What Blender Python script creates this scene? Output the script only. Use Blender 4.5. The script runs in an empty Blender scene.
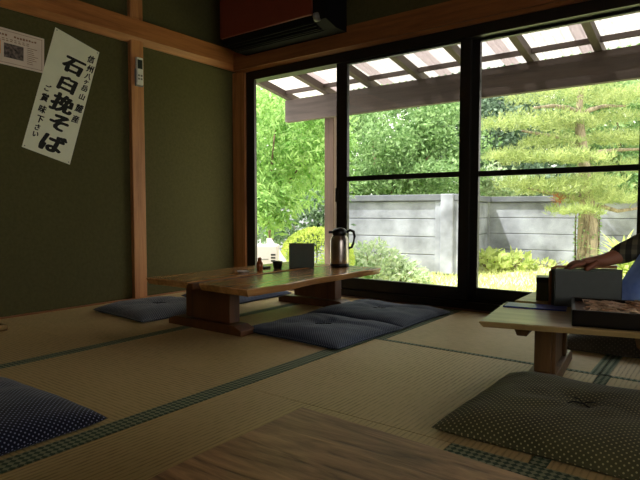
import bpy, bmesh, math, random
from mathutils import Vector, Matrix, noise
PI = math.pi
rnd = random.Random(7)
C = bpy.context.scene.collection
SC = bpy.context.scene
H = .6

# ------------------------------------------------------------------ camera
FPX, YAW, PITCH = 546.388, .643817, .0540094
cam = bpy.data.cameras.new('camera'); camo = bpy.data.objects.new('camera', cam); C.objects.link(camo)
camo.location = (0, 0, H); camo.rotation_euler = (PI/2-PITCH, 0, YAW)
cam.sensor_width = 36; cam.lens = FPX/640*36; cam.clip_start = .02
SC.camera = camo
_R = Vector((math.cos(YAW), math.sin(YAW), 0))
_F = Vector((-math.sin(YAW)*math.cos(PITCH), math.cos(YAW)*math.cos(PITCH), -math.sin(PITCH)))
_U = _R.cross(_F)
def ray(px, py): return (px-320)/FPX*_R-(py-240)/FPX*_U+_F
def at(px, py, d): return Vector((0, 0, H))+ray(px, py)*d          # survey helper: point seen at a pixel, d metres deep
def at_x(px, py, X):
    r = ray(px, py); return Vector((0, 0, H))+r*(X/r.x)

# ------------------------------------------------------------------ objects
def tag(o, label=None, cat=None, group=None, kind=None):
    if label: o['label'] = label
    if cat: o['category'] = cat
    if group: o['group'] = group
    if kind: o['kind'] = kind
    return o
def thing(name, label, cat, loc=(0, 0, 0), rz=0, group=None):
    o = bpy.data.objects.new(name, None); C.objects.link(o); o.empty_display_size = .05
    o.location = loc; o.rotation_euler = (0, 0, rz)
    return tag(o, label, cat, group)

class MB:
    def __init__(s): s.v = []; s.f = []; s.sm = []; s.mi = []
    def add(s, vs, fs, smooth=False, mi=0):
        n = len(s.v); s.v += [tuple(v) for v in vs]
        for f in fs: s.f.append(tuple(i+n for i in f)); s.sm.append(smooth); s.mi.append(mi)
        return s
    def box(s, a, b, bev=0, M=None, mi=0):
        bm = bmesh.new(); bmesh.ops.create_cube(bm, size=1)
        for v in bm.verts: v.co = Vector([(a[i]+b[i])/2+v.co[i]*(b[i]-a[i]) for i in range(3)])
        if bev > 0: bmesh.ops.bevel(bm, geom=bm.edges[:], offset=bev, segments=2, affect='EDGES', profile=.5)
        return s._bm(bm, M, False, mi)
    def _bm(s, bm, M, smooth, mi=0):
        if M is not None: bmesh.ops.transform(bm, matrix=M, verts=bm.verts[:])
        bm.verts.index_update()
        s.add([v.co for v in bm.verts], [[v.index for v in f.verts] for f in bm.faces], smooth, mi); bm.free(); return s
    def prism(s, poly, z0, z1, bev=0, M=None, mi=0):                # poly in xy, ccw
        bm = bmesh.new(); lo = [bm.verts.new((p[0], p[1], z0)) for p in poly]; hi = [bm.verts.new((p[0], p[1], z1)) for p in poly]
        n = len(poly); bm.faces.new(lo[::-1]); bm.faces.new(hi)
        for i in range(n): bm.faces.new((lo[i], lo[(i+1) % n], hi[(i+1) % n], hi[i]))
        bmesh.ops.recalc_face_normals(bm, faces=bm.faces[:])
        if bev: bmesh.ops.bevel(bm, geom=bm.edges[:], offset=bev, segments=2, affect='EDGES', profile=.5)
        return s._bm(bm, M, False, mi)
    def lathe(s, prof, n=24, M=None, smooth=True):                  # prof: (r, z) bottom to top
        vs = []; fs = []; M = M or Matrix()
        for r, z in prof:
            for k in range(n): vs.append(M @ Vector((r*math.cos(2*PI*k/n), r*math.sin(2*PI*k/n), z)))
        for i in range(len(prof)-1):
            for k in range(n): fs.append((i*n+k, i*n+(k+1) % n, (i+1)*n+(k+1) % n, (i+1)*n+k))
        fs.append(tuple(range(n))[::-1]); fs.append(tuple((len(prof)-1)*n+k for k in range(n)))
        return s.add(vs, fs, smooth)
    def tube(s, pts, rs, n=8, smooth=True):
        pts = [Vector(p) for p in pts]
        if not isinstance(rs, (list, tuple)): rs = [rs]*len(pts)
        vs = []; fs = []
        up = Vector((0, 0, 1))
        for i, p in enumerate(pts):
            t = (pts[min(i+1, len(pts)-1)]-pts[max(i-1, 0)]).normalized()
            a = t.cross(up)
            if a.length < .05: a = t.cross(Vector((1, 0, 0)))
            a.normalize(); b = t.cross(a)
            for k in range(n): vs.append(p+rs[i]*(a*math.cos(2*PI*k/n)+b*math.sin(2*PI*k/n)))
        for i in range(len(pts)-1):
            for k in range(n): fs.append((i*n+k, i*n+(k+1) % n, (i+1)*n+(k+1) % n, (i+1)*n+k))
        fs.append(tuple(range(n))[::-1]); fs.append(tuple((len(pts)-1)*n+k for k in range(n)))
        return s.add(vs, fs, smooth)
    def leaf(s, p, d, up, L, W, mi=0):                              # a folded leaf blade of four corners
        sd = d.cross(up)
        if sd.length < 1e-3: sd = d.orthogonal()
        sd.normalize(); nrm = sd.cross(d).normalized()
        s.add([p, p+d*L*.45+sd*W*.5+nrm*W*.15, p+d*L, p+d*L*.45-sd*W*.5+nrm*W*.15], [(0, 1, 2), (0, 2, 3)], False, mi)
    def build(s, name, mats, parent=None):
        me = bpy.data.meshes.new(name); me.from_pydata(s.v, [], s.f); me.update()
        me.polygons.foreach_set('use_smooth', s.sm); me.polygons.foreach_set('material_index', s.mi)
        for m in (mats if isinstance(mats, (list, tuple)) else [mats]): me.materials.append(m)
        o = bpy.data.objects.new(name, me); C.objects.link(o)
        if parent is not None: o.parent = parent
        return o
def struct(name, mb, m, label=None):
    o = mb.build(name, m); o['kind'] = 'structure'
    if label: o['label'] = label
    return o

# ------------------------------------------------------------------ materials
def newmat(name):
    m = bpy.data.materials.new(name); m.use_nodes = True; nt = m.node_tree
    return m, nt, nt.nodes['Principled BSDF']
def N(nt, t, **kw):
    n = nt.nodes.new(t)
    for k, v in kw.items():
        if k in n.inputs: n.inputs[k].default_value = v
        else: setattr(n, k, v)
    return n
def srgb(r, g, b):
    f = lambda c: (c/255/12.92 if c/255 <= .04045 else ((c/255+.055)/1.055)**2.4)
    return (f(r), f(g), f(b), 1)
def ramp(nt, stops):
    n = nt.nodes.new('ShaderNodeValToRGB'); e = n.color_ramp.elements
    while len(e) < len(stops): e.new(.5)
    for i, (p, c) in enumerate(stops): e[i].position = p; e[i].color = c
    return n
def plain(name, col, rough=.6, var=.12, scale=30, bump=0, metal=0, spec=.5):
    m, nt, b = newmat(name); L = nt.links
    tc = N(nt, 'ShaderNodeTexCoord'); no = N(nt, 'ShaderNodeTexNoise', Scale=scale, Detail=4.0)
    L.new(tc.outputs['Object'], no.inputs['Vector'])
    r = ramp(nt, [(.3, tuple(c*(1-var) for c in col[:3])+(1,)), (.7, tuple(min(1, c*(1+var)) for c in col[:3])+(1,))])
    L.new(no.outputs['Fac'], r.inputs['Fac']); L.new(r.outputs['Color'], b.inputs['Base Color'])
    b.inputs['Roughness'].default_value = rough; b.inputs['Metallic'].default_value = metal
    b.inputs['Specular IOR Level'].default_value = spec
    if bump:
        bp = N(nt, 'ShaderNodeBump', Strength=bump, Distance=.004); L.new(no.outputs['Fac'], bp.inputs['Height']); L.new(bp.outputs['Normal'], b.inputs['Normal'])
    return m
def wood(name, dark, light, axis='Y', rough=.45, scale=1., stretch=14, coat=0, bump=.15, knots=.5, spec=.5):
    m, nt, b = newmat(name); L = nt.links
    tc = N(nt, 'ShaderNodeTexCoord'); mp = N(nt, 'ShaderNodeMapping')
    sc = [stretch*scale]*3; sc['XYZ'.index(axis)] = 1.0*scale; mp.inputs['Scale'].default_value = sc
    L.new(tc.outputs['Object'], mp.inputs['Vector'])
    n1 = N(nt, 'ShaderNodeTexNoise', Scale=1.3, Detail=6.0, Roughness=.6, Distortion=knots); L.new(mp.outputs['Vector'], n1.inputs['Vector'])
    n2 = N(nt, 'ShaderNodeTexNoise', Scale=7., Detail=3.0, Roughness=.7); L.new(mp.outputs['Vector'], n2.inputs['Vector'])
    mx = N(nt, 'ShaderNodeMath', operation='MULTIPLY_ADD'); L.new(n2.outputs['Fac'], mx.inputs[0]); mx.inputs[1].default_value = .35; L.new(n1.outputs['Fac'], mx.inputs[2])
    r = ramp(nt, [(.42, dark), (.62, tuple((a+c)/2 for a, c in zip(dark, light))), (.85, light)])
    L.new(mx.outputs[0], r.inputs['Fac']); L.new(r.outputs['Color'], b.inputs['Base Color'])
    b.inputs['Roughness'].default_value = rough; b.inputs['Coat Weight'].default_value = coat; b.inputs['Coat Roughness'].default_value = .2
    b.inputs['Specular IOR Level'].default_value = spec
    bp = N(nt, 'ShaderNodeBump', Strength=bump, Distance=.002); L.new(mx.outputs[0], bp.inputs['Height']); L.new(bp.outputs['Normal'], b.inputs['Normal'])
    return m
def tatami(name, axis):                                             # stripes run along axis
    m, nt, b = newmat(name); L = nt.links
    tc = N(nt, 'ShaderNodeTexCoord')
    wv = N(nt, 'ShaderNodeTexWave', Scale=20., Distortion=.3, Detail=1.0, bands_direction=('X' if axis == 'Y' else 'Y')); L.new(tc.outputs['Object'], wv.inputs['Vector'])
    mp = N(nt, 'ShaderNodeMapping'); mp.inputs['Scale'].default_value = (60, 6, 1) if axis == 'Y' else (6, 60, 1); L.new(tc.outputs['Object'], mp.inputs['Vector'])
    no = N(nt, 'ShaderNodeTexNoise', Scale=4., Detail=4.0, Roughness=.7); L.new(mp.outputs['Vector'], no.inputs['Vector'])
    lo = N(nt, 'ShaderNodeTexNoise', Scale=2.2, Detail=2.0); L.new(tc.outputs['Object'], lo.inputs['Vector'])
    a = N(nt, 'ShaderNodeMath', operation='MULTIPLY_ADD'); L.new(wv.outputs['Fac'], a.inputs[0]); a.inputs[1].default_value = .42; L.new(no.outputs['Fac'], a.inputs[2])
    a2 = N(nt, 'ShaderNodeMath', operation='MULTIPLY_ADD'); L.new(lo.outputs['Fac'], a2.inputs[0]); a2.inputs[1].default_value = .4; L.new(a.outputs[0], a2.inputs[2])
    r = ramp(nt, [(.45, TAT[0]), (1.15/1.3, TAT[1])]); L.new(a2.outputs[0], r.inputs['Fac']); L.new(r.outputs['Color'], b.inputs['Base Color'])
    b.inputs['Roughness'].default_value = .55; b.inputs['Specular IOR Level'].default_value = .3
    bp = N(nt, 'ShaderNodeBump', Strength=.5, Distance=.003); L.new(a.outputs[0], bp.inputs['Height']); L.new(bp.outputs['Normal'], b.inputs['Normal'])
    return m
def dotted(name, base, dot, pitch, radius, rough=.9, ang=PI/4, var=.25):
    m, nt, b = newmat(name); L = nt.links
    tc = N(nt, 'ShaderNodeTexCoord'); mp = N(nt, 'ShaderNodeMapping'); mp.inputs['Scale'].default_value = (1/pitch,)*3; mp.inputs['Rotation'].default_value = (0, 0, ang)
    L.new(tc.outputs['UV'], mp.inputs['Vector'])
    fr = N(nt, 'ShaderNodeVectorMath', operation='FRACTION'); L.new(mp.outputs['Vector'], fr.inputs[0])
    sb = N(nt, 'ShaderNodeVectorMath', operation='SUBTRACT'); L.new(fr.outputs[0], sb.inputs[0]); sb.inputs[1].default_value = (.5, .5, .5)
    ml = N(nt, 'ShaderNodeVectorMath', operation='MULTIPLY'); L.new(sb.outputs[0], ml.inputs[0]); ml.inputs[1].default_value = (1, 1, 0)
    ln = N(nt, 'ShaderNodeVectorMath', operation='LENGTH'); L.new(ml.outputs[0], ln.inputs[0])
    r = ramp(nt, [(radius*.75, (1, 1, 1, 1)), (radius*1.1, (0, 0, 0, 1))]); L.new(ln.outputs['Value'], r.inputs['Fac'])
    no = N(nt, 'ShaderNodeTexNoise', Scale=9., Detail=3.0); L.new(tc.outputs['Object'], no.inputs['Vector'])
    r2 = ramp(nt, [(.3, tuple(c*(1-var) for c in base[:3])+(1,)), (.7, tuple(c*(1+var) for c in base[:3])+(1,))]); L.new(no.outputs['Fac'], r2.inputs['Fac'])
    mx = N(nt, 'ShaderNodeMix', data_type='RGBA'); L.new(r.outputs['Color'], mx.inputs['Factor']); L.new(r2.outputs['Color'], mx.inputs['A']); mx.inputs['B'].default_value = dot
    L.new(mx.outputs['Result'], b.inputs['Base Color']); b.inputs['Roughness'].default_value = rough; b.inputs['Specular IOR Level'].default_value = .15
    b.inputs['Sheen Weight'].default_value = .15
    return m
def woven(name, a, c, sx, sy, rough=.8, ang=0):
    m, nt, b = newmat(name); L = nt.links
    tc = N(nt, 'ShaderNodeTexCoord'); mp = N(nt, 'ShaderNodeMapping'); mp.inputs['Scale'].default_value = (sx, sy, 1); mp.inputs['Rotation'].default_value = (0, 0, ang); L.new(tc.outputs['Object'], mp.inputs['Vector'])
    ck = N(nt, 'ShaderNodeTexChecker', Scale=1.); ck.inputs['Color1'].default_value = a; ck.inputs['Color2'].default_value = c
    L.new(mp.outputs['Vector'], ck.inputs['Vector']); L.new(ck.outputs['Color'], b.inputs['Base Color']); b.inputs['Roughness'].default_value = rough
    b.inputs['Specular IOR Level'].default_value = .2
    return m
def foliage(name, dark, light, trans=.45, scale=3., gloss=.5):
    m, nt, b = newmat(name); L = nt.links; out = nt.nodes['Material Output']
    tc = N(nt, 'ShaderNodeTexCoord'); no = N(nt, 'ShaderNodeTexNoise', Scale=scale, Detail=5.0, Roughness=.75); L.new(tc.outputs['Object'], no.inputs['Vector'])
    r = ramp(nt, [(.33, dark), (.68, light)]); L.new(no.outputs['Fac'], r.inputs['Fac']); L.new(r.outputs['Color'], b.inputs['Base Color'])
    b.inputs['Roughness'].default_value = gloss; b.inputs['Specular IOR Level'].default_value = .4
    tr = N(nt, 'ShaderNodeBsdfTranslucent'); L.new(r.outputs['Color'], tr.inputs['Color'])
    mx = N(nt, 'ShaderNodeMixShader', Fac=trans); L.new(b.outputs[0], mx.inputs[1]); L.new(tr.outputs[0], mx.inputs[2]); L.new(mx.outputs[0], out.inputs['Surface'])
    return m

TAT = (srgb(136, 116, 72), srgb(208, 184, 130))
M = dict(
    plaster=plain('moss_green_plaster', srgb(85, 82, 53), .95, .1, 60, .25, spec=.1),
    pillar=wood('orange_brown_pillar', srgb(140, 86, 48), srgb(198, 138, 86), 'Z', .5, 1.2),
    beam_y=wood('brown_beam_y', srgb(126, 74, 38), srgb(184, 120, 68), 'Y', .45, 1.2),
    beam_x=wood('brown_beam_x', srgb(106, 62, 34), srgb(160, 102, 58), 'X', .45, 1.2),
    ceil=wood('ceiling_boards', srgb(110, 76, 46), srgb(150, 110, 70), 'X', .6, 1.),
    floor=plain('underfloor', srgb(90, 74, 50), .8),
    tx=tatami('tatami_stripes_x', 'X'), ty=tatami('tatami_stripes_y', 'Y'),
    heri=woven('green_border_cloth', srgb(70, 90, 72), srgb(148, 156, 128), 75, 75, ang=PI/4),
    alu=plain('dark_bronze_aluminium', srgb(30, 27, 25), .4, .1, 20),
    table_y=wood('honey_slab_y', srgb(116, 74, 38), srgb(212, 156, 94), 'Y', .24, .9, 12, .4),
    table_x=wood('pale_slab_x', srgb(140, 112, 66), srgb(200, 174, 118), 'X', .32, .9, 12, .2),
    leg=wood('brown_leg', srgb(64, 36, 18), srgb(108, 66, 34), 'Z', .5, 1.),
    leg2=wood('dull_brown_leg', srgb(84, 58, 32), srgb(126, 92, 54), 'Z', .5, 1.),
    fg=wood('weathered_slab', srgb(78, 52, 34), srgb(202, 160, 118), 'X', .42, 2.2, 7, .0, .6, 2.4, .45),
    navy=dotted('navy_dotted_cloth', srgb(22, 27, 46), srgb(142, 148, 180), .0105, .22),
    blue=dotted('slate_blue_dotted_cloth', srgb(42, 52, 74), srgb(122, 136, 158), .0095, .24),
    greyblue=dotted('grey_blue_dotted_cloth', srgb(72, 78, 86), srgb(160, 166, 172), .0095, .26),
    olive=dotted('olive_dotted_cloth', srgb(84, 84, 56), srgb(190, 184, 134), .0118, .2),
    darkc=dotted('charcoal_cloth', srgb(84, 80, 70), srgb(116, 112, 98), .014, .2),
    thread=plain('dark_thread', srgb(24, 26, 34), .9),
    concrete=plain('pale_concrete', srgb(148, 150, 164), .9, .45, 2.6, .25),
    cap=plain('grey_concrete_cap', srgb(104, 106, 116), .9, .2, 3, .2),
    grassland=plain('lawn_soil', srgb(196, 198, 148), .95, .3, 2.5, .3),
    timber_x=wood('grey_brown_timber_x', srgb(58, 50, 46), srgb(86, 76, 70), 'X', .75, 1.),
    timber_y=wood('grey_brown_timber_y', srgb(56, 49, 44), srgb(84, 74, 66), 'Y', .75, 1.),
    timber_z=wood('grey_brown_timber_z', srgb(58, 43, 34), srgb(94, 74, 60), 'Z', .75, 1.),
    bark=wood('rough_bark', srgb(62, 54, 46), srgb(172, 156, 134), 'Z', .9, 2.6, 4, 0, .8, 1.5),
    twig=plain('grey_twig', srgb(110, 92, 72), .9, .3, 20),
    black=plain('black_plastic', srgb(20, 20, 21), .4, .1),
    lacquer=plain('black_lacquer', srgb(22, 20, 19), .3, .1),
    steel=plain('brushed_steel', srgb(190, 180, 172), .28, .05, 40, 0, 1.0),
    white=plain('white_plastic', srgb(226, 226, 222), .5, .04),
    shell=plain('offwhite_casing', srgb(188, 182, 184), .6, .04),
    greyp=plain('grey_plastic', srgb(120, 122, 120), .5, .06),
    maroon=plain('maroon_panel', srgb(126, 58, 40), .45, .08, 8),
    vent=plain('dark_grille', srgb(12, 12, 13), .8, spec=.2),
    acblack=plain('dull_black_casing', srgb(13, 13, 14), .8, spec=.2),
    slate=plain('slate_green_cover', srgb(92, 102, 92), .6, .06, 60),
    slate2=plain('grey_cover', srgb(74, 80, 76), .55, .05, 60),
    brown=plain('brown_leather_edge', srgb(166, 110, 66), .5),
    darkgreen=plain('dark_olive_box', srgb(58, 62, 42), .6),
    bluecard=plain('glossy_blue_card', srgb(62, 84, 190), .3, .06, 12),
    soy=plain('brown_sauce_bottle', srgb(150, 86, 44), .3, .1),
    noodle=plain('tan_noodles', srgb(228, 198, 168), .6, .25, 60, .5),
    paper=plain('cream_paper', srgb(236, 238, 218), .8, .03, 14),
    paper2=plain('pinkish_paper', srgb(226, 208, 200), .7, .03, 14),
    ink=plain('black_ink', srgb(18, 18, 20), .8),
    inkbrown=plain('brown_print', srgb(150, 110, 92), .8),
    orange=plain('orange_print', srgb(226, 164, 90), .8, .3, 60),
    photo=plain('dark_photo_print', srgb(96, 84, 84), .6, .95, 70),
    screen=plain('grey_display', srgb(44, 52, 50), .3),
    skin=plain('skin', srgb(160, 104, 80), .55, .06, 12),
    hair=plain('black_hair', srgb(26, 22, 20), .5, .2, 60),
    apron=plain('blue_cotton', srgb(128, 150, 214), .9, .14, 10),
    trouser=plain('charcoal_trousers', srgb(50, 52, 60), .9),
    stone=plain('mossy_stone', srgb(150, 146, 130), .9, .3, 6, .4),
)
# plaid sleeve
m, nt, b = newmat('plaid_flannel'); L = nt.links
tc = N(nt, 'ShaderNodeTexCoord'); cols = []
for ax in ('X', 'Z'):
    w = N(nt, 'ShaderNodeTexWave', Scale=9., Distortion=.4, bands_direction=ax); L.new(tc.outputs['Object'], w.inputs['Vector'])
    r = ramp(nt, [(.45, srgb(70, 70, 60)), (.6, srgb(150, 146, 124))]); L.new(w.outputs['Fac'], r.inputs['Fac']); cols.append(r)
mx = N(nt, 'ShaderNodeMix', data_type='RGBA', blend_type='MULTIPLY'); mx.inputs['Factor'].default_value = .75
L.new(cols[0].outputs['Color'], mx.inputs['A']); L.new(cols[1].outputs['Color'], mx.inputs['B']); L.new(mx.outputs['Result'], b.inputs['Base Color']); b.inputs['Roughness'].default_value = .9
M['plaid'] = m
m, nt, b = newmat('thin_blue_cotton'); L = nt.links; out = nt.nodes['Material Output']
tc = N(nt, 'ShaderNodeTexCoord'); no = N(nt, 'ShaderNodeTexNoise', Scale=14., Detail=3.0); L.new(tc.outputs['Object'], no.inputs['Vector'])
r = ramp(nt, [(.3, srgb(96, 118, 190)), (.7, srgb(140, 160, 216))]); L.new(no.outputs['Fac'], r.inputs['Fac']); L.new(r.outputs['Color'], b.inputs['Base Color']); b.inputs['Roughness'].default_value = .9
tr = N(nt, 'ShaderNodeBsdfTranslucent'); L.new(r.outputs['Color'], tr.inputs['Color']); mx = N(nt, 'ShaderNodeMixShader', Fac=.5); L.new(b.outputs[0], mx.inputs[1]); L.new(tr.outputs[0], mx.inputs[2]); L.new(mx.outputs[0], out.inputs['Surface'])
M['apron'] = m
# window glass: clear sheet with a Fresnel reflection
m, nt, b = newmat('window_glass'); L = nt.links; out = nt.nodes['Material Output']
tr = N(nt, 'ShaderNodeBsdfTransparent'); tr.inputs['Color'].default_value = (.95, .97, .96, 1); gl = N(nt, 'ShaderNodeBsdfGlossy'); gl.inputs['Roughness'].default_value = .02
fr = N(nt, 'ShaderNodeFresnel', IOR=1.45); mx = N(nt, 'ShaderNodeMixShader'); L.new(fr.outputs[0], mx.inputs[0]); L.new(tr.outputs[0], mx.inputs[1]); L.new(gl.outputs[0], mx.inputs[2]); L.new(mx.outputs[0], out.inputs['Surface'])
M['glass'] = m
# corrugated translucent roofing
m, nt, b = newmat('translucent_roofing'); L = nt.links; out = nt.nodes['Material Output']
tl = N(nt, 'ShaderNodeBsdfTranslucent'); tl.inputs['Color'].default_value = (.50, .455, .455, 1); tr = N(nt, 'ShaderNodeBsdfTransparent'); tr.inputs['Color'].default_value = (.46, .41, .41, 1)
mx = N(nt, 'ShaderNodeMixShader', Fac=.45); L.new(tl.outputs[0], mx.inputs[1]); L.new(tr.outputs[0], mx.inputs[2]); L.new(mx.outputs[0], out.inputs['Surface'])
M['roofing'] = m
F = dict(
    fresh=foliage('fresh_green_leaves', srgb(96, 148, 66), srgb(194, 224, 146), .55, 5),
    mid=foliage('mid_green_leaves', srgb(72, 116, 60), srgb(184, 212, 150), .45, 6),
    deep=foliage('deep_green_leaves', srgb(52, 82, 58), srgb(134, 162, 124), .35, 4),
    blueg=foliage('bluish_green_leaves', srgb(56, 84, 66), srgb(160, 184, 158), .35, 5),
    pine=foliage('pine_needles', srgb(116, 140, 80), srgb(206, 214, 148), .45, 5),
    gold=foliage('golden_green_leaves', srgb(148, 172, 74), srgb(214, 224, 128), .4, 6),
    pale=foliage('pale_variegated_leaves', srgb(134, 168, 112), srgb(236, 240, 216), .4, 14),
    lime=foliage('lime_strap_leaves', srgb(160, 184, 92), srgb(226, 230, 164), .45, 8),
    grass=foliage('grass_blades', srgb(176, 188, 108), srgb(222, 224, 166), .4, 4),
    rust=foliage('rust_needles', srgb(150, 84, 50), srgb(180, 110, 64), .3),
)

# ------------------------------------------------------------------ room shell
WX, WY = -3.245, 3.16
RX, BY, CZ = 2.6, -2.6, 2.45
struct('wall_left', MB().box((WX-.12, BY-.1, -.44), (WX, 3.27, CZ)), M['plaster'], 'moss green plaster wall on the left')
struct('wall_front', MB().box((WX, WY, 1.84), (RX+.1, 3.3, CZ)), M['plaster'], 'green plaster wall above the sliding windows')
struct('wall_back', MB().box((WX-.12, BY-.12, -.44), (RX+.12, BY, CZ)), M['plaster'])
mb = MB(); mb.box((RX, BY, -.44), (RX+.12, -1.9, CZ)); mb.box((RX, -1.9, 1.8), (RX+.12, .9, CZ)); mb.box((RX, -1.9, -.44), (RX+.12, .9, .55)); mb.box((RX, .9, -.44), (RX+.12, 3.3, CZ))  # unseen opening added in this wall, sized to let fill daylight in
struct('wall_right', mb, M['plaster'])
struct('ceiling', MB().box((WX-.15, BY-.15, CZ), (RX+.15, 3.45, CZ+.1)), M['ceil'])
struct('floor', MB().box((WX-.05, BY, -.44), (RX+.05, 3.3, -.041)), M['floor'])
struct('trim_1', MB().box((WX, 2.19, 0), (WX+.035, 2.288, CZ), .004), M['pillar'], 'orange-brown wooden pillar on the green left wall')
struct('trim_2', MB().box((WX, 3.145, 0), (-3.11, 3.26, 1.70), .004), M['pillar'], 'wooden corner pillar beside the dark window frame')
# head rail on the left wall: face above, slanted foot below
poly = [(WX, 1.716), (WX+.018, 1.712), (WX+.05, 1.752), (WX+.05, 1.868), (WX, 1.874)]
def rail_y(poly, y0, y1):
    mb = MB(); n = len(poly); vs = [(x, y0, z) for x, z in poly]+[(x, y1, z) for x, z in poly]
    fs = [tuple(range(n)), tuple(range(n, 2*n))[::-1]]+[(i, i+n, (i+1) % n+n, (i+1) % n) for i in range(n)]
    return mb.add(vs, fs)
struct('trim_3', rail_y(poly, BY, 3.16), M['beam_y'], 'brown wooden rail along the left wall')
poly = [(3.30, 1.69), (3.148, 1.69), (3.13, 1.706), (3.112, 1.706), (3.112, 1.842), (3.30, 1.842)]
mb = MB(); n = len(poly); vs = [(WX+.05, y, z) for y, z in poly]+[(RX, y, z) for y, z in poly]
mb.add(vs, [tuple(range(n))[::-1], tuple(range(n, 2*n))]+[(i, (i+1) % n, (i+1) % n+n, i+n) for i in range(n)])
struct('trim_4', mb, M['beam_x'], 'brown wooden beam over the sliding windows')
struct('baseboard_left', MB().box((WX, BY, -.04), (WX+.035, 3.15, .004)), M['beam_y'])
struct('baseboard_front', MB().box((WX+.035, 3.12, -.04), (RX, 3.165, .003)), M['leg'])

# windows: fixed frame and sliding leaves
mb = MB(); mb.box((-3.11, 3.165, 1.625), (RX, 3.265, 1.69)); mb.box((-3.11, 3.165, -.04), (RX, 3.3, .045)); mb.box((-3.11, 3.165, .045), (-3.022, 3.19, 1.625))
for y in (3.2, 3.245): mb.box((-3.022, y-.004, .045), (RX, y+.004, .055))
struct('window_1', mb, M['alu'], 'dark bronze window frame with sill and head')
def leafw(k, x0, x1, y, sl=.075, sr=.075):
    w = thing('window_%d' % k, None, None); w['kind'] = 'structure'
    mb = MB()
    mb.box((x0, y-.017, .055), (x0+sl, y+.017, 1.64), .003); mb.box((x1-sr, y-.017, .055), (x1, y+.017, 1.64), .003)
    mb.box((x0+sl, y-.015, .055), (x1-sr, y+.015, .128)); mb.box((x0+sl, y-.015, 1.61), (x1-sr, y+.015, 1.64)); mb.box((x0+sl, y-.013, .805), (x1-sr, y+.013, .838), .002)
    mb.build('window_frame', M['alu'], w)
    MB().box((x0+sl-.005, y-.0025, .12), (x1-sr+.005, y+.0025, 1.62)).build('glass_pane', M['glass'], w)
    return w
leafw(2, -2.245, -1.268, 3.2, .09, .065); leafw(3, -1.292, -.3, 3.245, .065, .085); leafw(4, -.3, .66, 3.2); leafw(5, .66, 1.62, 3.245); leafw(6, 1.62, 2.58, 3.2)
MB().box((-2.246-.002, 3.174, .66), (-2.225, 3.183, .76), .003).build('window_latch', M['black'], bpy.data.objects['window_2'])

# tatami mats
def mat_(x0, x1, y0, y1, m, label, hx0=0, hx1=0, hy0=0, hy1=0):
    cx, cy = (x0+x1)/2, (y0+y1)/2
    t = thing('tatami_mat', label, 'tatami mat', (cx, cy, -.04), 0, 'tatami mats')
    a, b_, c, d = x0-cx+.0012, x1-cx-.0012, y0-cy+.0012, y1-cy-.0012
    MB().box((a, c, 0), (b_, d, .04)).build('woven_surface', m, t)
    mb = lambda A, B: MB().box(A, B).build('border_strip', M['heri'], t)
    if hx0: mb((a, c, .034), (a+hx0, d, .0412))
    if hx1: mb((b_-hx1, c, .034), (b_, d, .0412))
    if hy0: mb((a, c, .034), (b_, c+hy0, .0412))
    if hy1: mb((a, d-hy1, .034), (b_, d, .0412))
mat_(-3.208, -2.226, 1.33, 3.118, M['tx'], 'tatami mat against the green wall, under the wooden pillar', 0, .03)
mat_(-3.208, -2.226, -.49, 1.33, M['tx'], 'tatami mat against the green wall, below the calligraphy poster', 0, .03)
mat_(-2.226, -1.311, 1.33, 3.118, M['tx'], 'tatami mat under the table with the steel flask', .03, .07)
mat_(-2.226, -1.311, -.49, 1.33, M['tx'], 'tatami mat beneath the dark navy dotted cushion', .03, .07)
mat_(-1.311, -.366, 2.2, 3.118, M['tx'], 'pale half tatami mat before the window sill', .04, .03)
mat_(-.366, .58, 2.2, 3.118, M['ty'], 'tatami mat under the far half of the right table', .03, 0)
mat_(-1.311, -.366, 1.31, 2.2, M['ty'], 'half tatami mat under the left half of the olive dotted cushion', 0, 0, 0, .022)
mat_(-.366, .58, 1.31, 2.2, M['ty'], 'tatami mat under the right half of the olive dotted cushion', .04, 0, 0, .022)
mat_(-.557, .95, .4, 1.31, M['ty'], 'tatami mat beneath the weathered foreground table', 0, 0, 0, .075)
mat_(-1.311, -.557, .4, 1.31, M['ty'], 'tatami mat at the left corner of the weathered table', 0, 0, 0, 0)

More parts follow.
